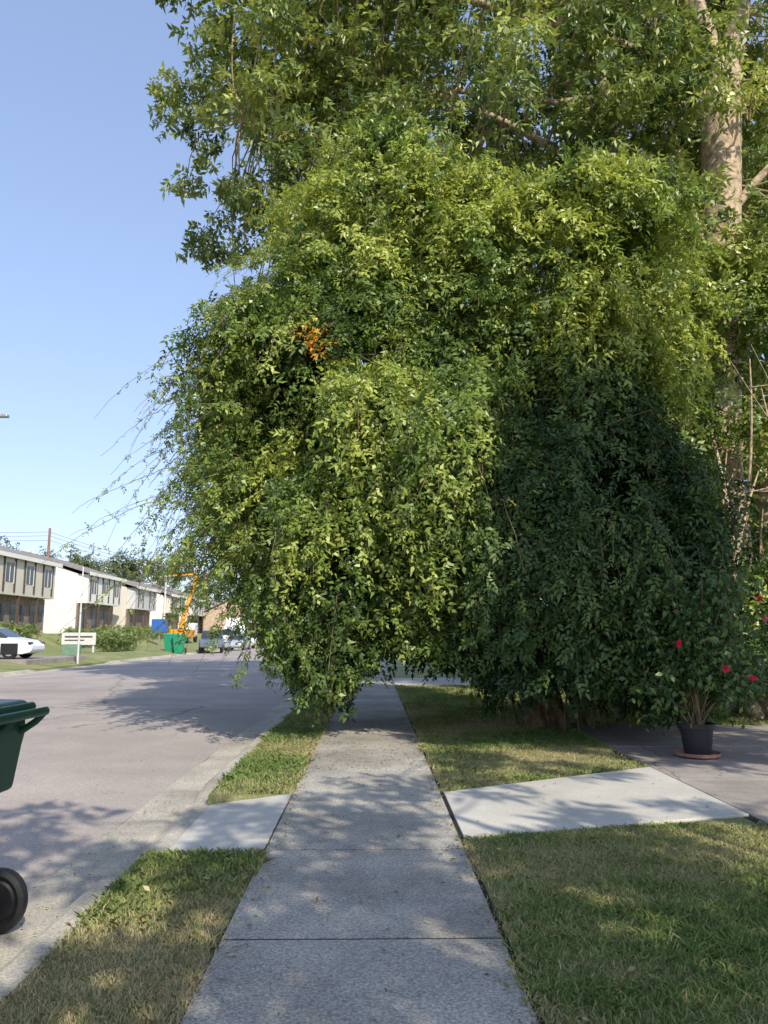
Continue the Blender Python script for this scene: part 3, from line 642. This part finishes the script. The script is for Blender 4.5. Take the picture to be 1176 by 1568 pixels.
# ------------------------------------------------------------------ townhouses
def townhouse(name,y0,y1,zb,H,xf=-26.4,dep=10,lower=M_brick,wall=M_white,upper=M_white,rh=1.5):
    e=empty(name); xb=xf-dep; rid=(xf+xb)/2
    V=[(xb,y0,zb-1),(xf,y0,zb-1),(xf,y0,zb+H),(rid,y0,zb+H+rh),(xb,y0,zb+H)]; V+= [(x,y1,z) for x,_,z in V]
    F=[(0,1,2,3,4),(9,8,7,6,5)]+[(i,i+5,(i+1)%5+5,(i+1)%5) for i in range(5)]
    mesh_py("walls",V,F,wall,parent=e)
    box("upper_storey",(xf+.003,y0+.15,zb+2.7),(xf+.9,y1-.15,zb+H-.02),upper,e)
    box("ground_floor_brick",(xf+.002,y0+.02,zb-1),(xf+.14,y1-.02,zb+2.68),lower,e)
    k=max(2,int((y1-y0)/3.1)); W=[];Tm=[];Dr=[];Fr=[];Po=[]
    for i in range(k):
        c=y0+(i+.5)*(y1-y0)/k
        W.append(((xf+.9,c-.62,zb+3.6),(xf+.93,c+.62,zb+H-.45)))
        Fr+= [((xf+.9,c-.72,zb+3.5),(xf+.95,c-.62,zb+H-.35)),((xf+.9,c+.62,zb+3.5),(xf+.95,c+.72,zb+H-.35)),((xf+.9,c-.03,zb+3.6),(xf+.95,c+.03,zb+H-.45))]
        Tm+= [((xf+.903,c-.94,zb+2.9),(xf+.97,c-.74,zb+H-.1)),((xf+.903,c+.74,zb+2.9),(xf+.97,c+.94,zb+H-.1))]
        Dr.append(((xf+.142,c-1.1,zb+.0),(xf+.17,c+.1,zb+2.1))); Dr.append(((xf+.142,c+.5,zb+.9),(xf+.17,c+1.2,zb+2.1)))
        Po.append(((xf+.72,y0+i*(y1-y0)/k+.16,zb-.5),(xf+.88,y0+i*(y1-y0)/k+.34,zb+2.69)))
    boxes("windows",W,M_glass,e); boxes("window_frames",Fr,M_white,e); boxes("shutters",Tm,M_trim,e); boxes("doors_and_lower_windows",Dr,M_glass,e); boxes("porch_posts",Po,M_trim,e)
    boxes("end_wall_window",[((rid+1.5,y0-.03,zb+3.7),(rid+2.3,y0-.002,zb+4.6))],M_glass,e)
    o=.35; xr=xf+1.2; zr=zb+H-.02; 
    V=[(xr,y0-o,zr-.0),(rid,y0-o,zb+H+rh+.06),(xb-o,y0-o,zr-.05),(xr,y0-o,zr+.16),(rid,y0-o,zb+H+rh+.24),(xb-o,y0-o,zr+.11)]
    V+=[(x,y1+o,z) for x,_,z in V]
    F=[(0,1,4,3),(1,2,5,4),(6,9,10,7),(7,10,11,8),(3,4,10,9),(4,5,11,10),(0,6,7,1),(1,7,8,2),(0,3,9,6),(2,8,11,5)]
    mesh_py("roof",V,F,M_roof,parent=e)
    box("fascia",(xr+.002,y0-o,zr-.12),(xr+.05,y1+o,zr+.18),M_white,e)
    return e
townhouse("townhouse",40,62.5,1.45,5.4,upper=M_cream,rh=1.8)
townhouse("townhouse",69.5,79,1.45,5.3,rh=1.8)
townhouse("townhouse",83.5,92,1.35,5.0,wall=M_cream,upper=M_grey,rh=1.8)
townhouse("townhouse",98,106,1.3,4.9,wall=M_white,upper=M_cream,rh=1.8)
townhouse("townhouse",111,121,1.3,4.9,wall=M_cream,upper=M_grey,rh=2)
townhouse("townhouse",127,137,1.3,4.9)
townhouse("brick_house",150,160,.8,4.2,xf=-27,dep=12,wall=M_tan,upper=M_tan)
townhouse("brick_house",118,128,.6,4.0,xf=-17.5,dep=8,wall=M_tan,upper=M_tan,rh=2)
townhouse("brick_house",175,186,.2,4.2,xf=-14,dep=12,wall=M_tan,upper=M_tan)
def hedge(name,x0,y0,x1,y1,z0,z1,n,seed):
    r=np.random.default_rng(seed); P=np.stack([r.uniform(x0,x1,n),r.uniform(y0,y1,n),z0+(z1-z0)*r.uniform(0,1,n)**.6],1)
    P+=r.normal(0,.08,P.shape); D=unit(r.normal(size=(n,3))); Nn=unit(r.normal(0,.6,(n,3))+[0.3,-.4,.7])
    V,F=quads_leaf(P,D,Nn,r.uniform(.15,.3,n),FR); return mesh_np(name,V,F,M_tree,tint=np.repeat(np.clip(r.normal(.4,.2,n),0,1),len(FR)))
hedge("hedge",-25.0,46,-23.6,56,1.0,2.0,1800,1)
hedge("hedge",-23.2,58,-22,68,.7,1.7,1500,2)
hedge("hedge",-17.6,50,-16.2,55,.3,1.35,1500,3)
hedge("hedge",-24.6,70,-23.2,90,1.2,2.1,1800,4)
s=empty("yard_sign"); box("board",(-19.2,48.5,.75),(-17.1,48.56,1.5),M_postw,s,.01); boxes("posts",[((-19.1,48.57,.1),(-19.0,48.65,1.4)),((-17.3,48.57,.1),(-17.2,48.65,1.4))],M_postw,s); boxes("lettering",[((-19.0,48.485,1.2),(-17.3,48.498,1.3)),((-19.0,48.485,1.0),(-17.8,48.498,1.07))],M_trim,s)
box("utility_cabinet",(-17.4,44,.2),(-16.5,44.6,.85),simple("cabinet_green",(.15,.25,.18)),None,.03)
def pole(name,x,y,z0,z1,r,M,arms=()):
    T=Tubes(); T.add([(x,y,z0),(x,y,(z0+z1)/2),(x,y,z1)],[r,r*.9,r*.7],10)
    for z,w in arms: T.add([(x-w,y,z),(x+w,y,z)],r*.45,6)
    return T.build(name,M)
pole("signpost",-14.2,38,.0,4.7,.05,M_postw)
pole("utility_pole",-42,100,1.4,15,.22,M_wood)
pole("utility_pole",-24,90,1,8.6,.13,M_postw,[(8,.8)])
pole("utility_pole",-28,130,1,12,.16,M_wood,[(11,1.1)])
e=empty("blue_street_sign"); boxes("panel",[((-22.6,80,1.6),(-21.0,80.08,2.9))],M_bluesign,e,.02); boxes("post",[((-21.85,80.09,.3),(-21.75,80.18,2.8))],M_metal,e)
W=Tubes()
for dz in (0,.5,1.1):
    def cat(a,b,s):
        t=np.linspace(0,1,16)[:,None]; p=np.array(a)*(1-t)+np.array(b)*t; p[:,2]-=s*4*(t*(1-t))[:,0]; return p
    W.add(cat((-42,100,14.5-dz),(-28,130,11.6-dz*.5),.6),.022,4); W.add(cat((-28,130,11.5-dz),(-10,210,12-dz),1),.03,4); W.add(cat((-90,95,16-dz),(-42,100,14.5-dz),.8),.022,4)
W.add(cat((-24,90,8.3),(-28,130,11),.4),.02,4); W.add(cat((-60,60,12),(-24,90,8.3),.8),.02,4)
W.build("power_lines",M_trim)
L=Tubes(); L.add([(-17.6,30,.1),(-17.6,30,5),(-17.6,30,9.6)],[.11,.09,.06],10); L.add(bez((-17.6,30,9.6),(-17.4,30,10.1),(-15.4,30,10.05),8),.04,8)
e=empty("street_lamp"); L.build("pole_and_arm",M_metal,e); box("lamp_head",(-15.45,29.87,9.97),(-14.55,30.13,10.1),M_metal,e,.04)

Ls=[]
for i,(x,y,h,r_) in enumerate([(-62,112,15.5,4),(-56,115,15,4),(-50,118,13.5,3.5),(-47,125,15,3),(-42,128,14.5,3.5),(-38,128,14.5,4.5),(-33,132,15.0,4.5),(-29,145,14,4.5),(-27,165,12,4),(-20,170,10,4.5),(-15,200,9,5),(-75,110,15,5)]):
    Ls.append(((x,y,h*.62),(r_,r_,h*.4),650,.9,100+i))
for i in range(34):
    x=-190+i*9+rng.normal(0,3); Ls.append(((x,240+rng.normal(0,15),3.8),(7,6,rng.uniform(4,6)),420,1.5,200+i))
blobs("distant_trees",Ls,M_dist)

# ------------------------------------------------------------------ light, sky, camera
az,el=math.radians(25),math.radians(38)
sd=Vector((math.cos(el)*math.sin(az),-math.cos(el)*math.cos(az),math.sin(el)))
sun=bpy.data.lights.new("sun",'SUN'); sun.energy=5.0; sun.angle=math.radians(.5); sun.color=(1,.93,.78)
so=link(bpy.data.objects.new("sun",sun)); so.rotation_euler=(-sd).to_track_quat('-Z','Y').to_euler(); so.location=(20,-20,30)
w=bpy.data.worlds.new("World"); scene.world=w; w.use_nodes=True; nt=w.node_tree
bg=nt.nodes["Background"]; sk=nt.nodes.new("ShaderNodeTexSky"); sk.sky_type='NISHITA'; sk.sun_disc=False
sk.sun_elevation=el; sk.sun_rotation=math.radians(155); sk.air_density=1.0; sk.dust_density=1.0; sk.ozone_density=1.0
gm=nt.nodes.new("ShaderNodeGamma"); gm.inputs[1].default_value=.55
vm=nt.nodes.new("ShaderNodeVectorMath"); vm.operation='MULTIPLY'; vm.inputs[1].default_value=(2.3,2.52,3.1)
nt.links.new(sk.outputs[0],gm.inputs[0]); nt.links.new(gm.outputs[0],vm.inputs[0])
nt.links.new(vm.outputs[0],bg.inputs[0]); bg.inputs[1].default_value=.15
cam=bpy.data.cameras.new("camera"); co=link(bpy.data.objects.new("camera",cam)); scene.camera=co
cam.sensor_fit='VERTICAL'; cam.sensor_height=36; cam.lens=27.05; cam.clip_end=4000; cam.clip_start=.05
co.location=(0,0,1.45); co.rotation_euler=(math.radians(90+8.97),0,math.radians(-.87))
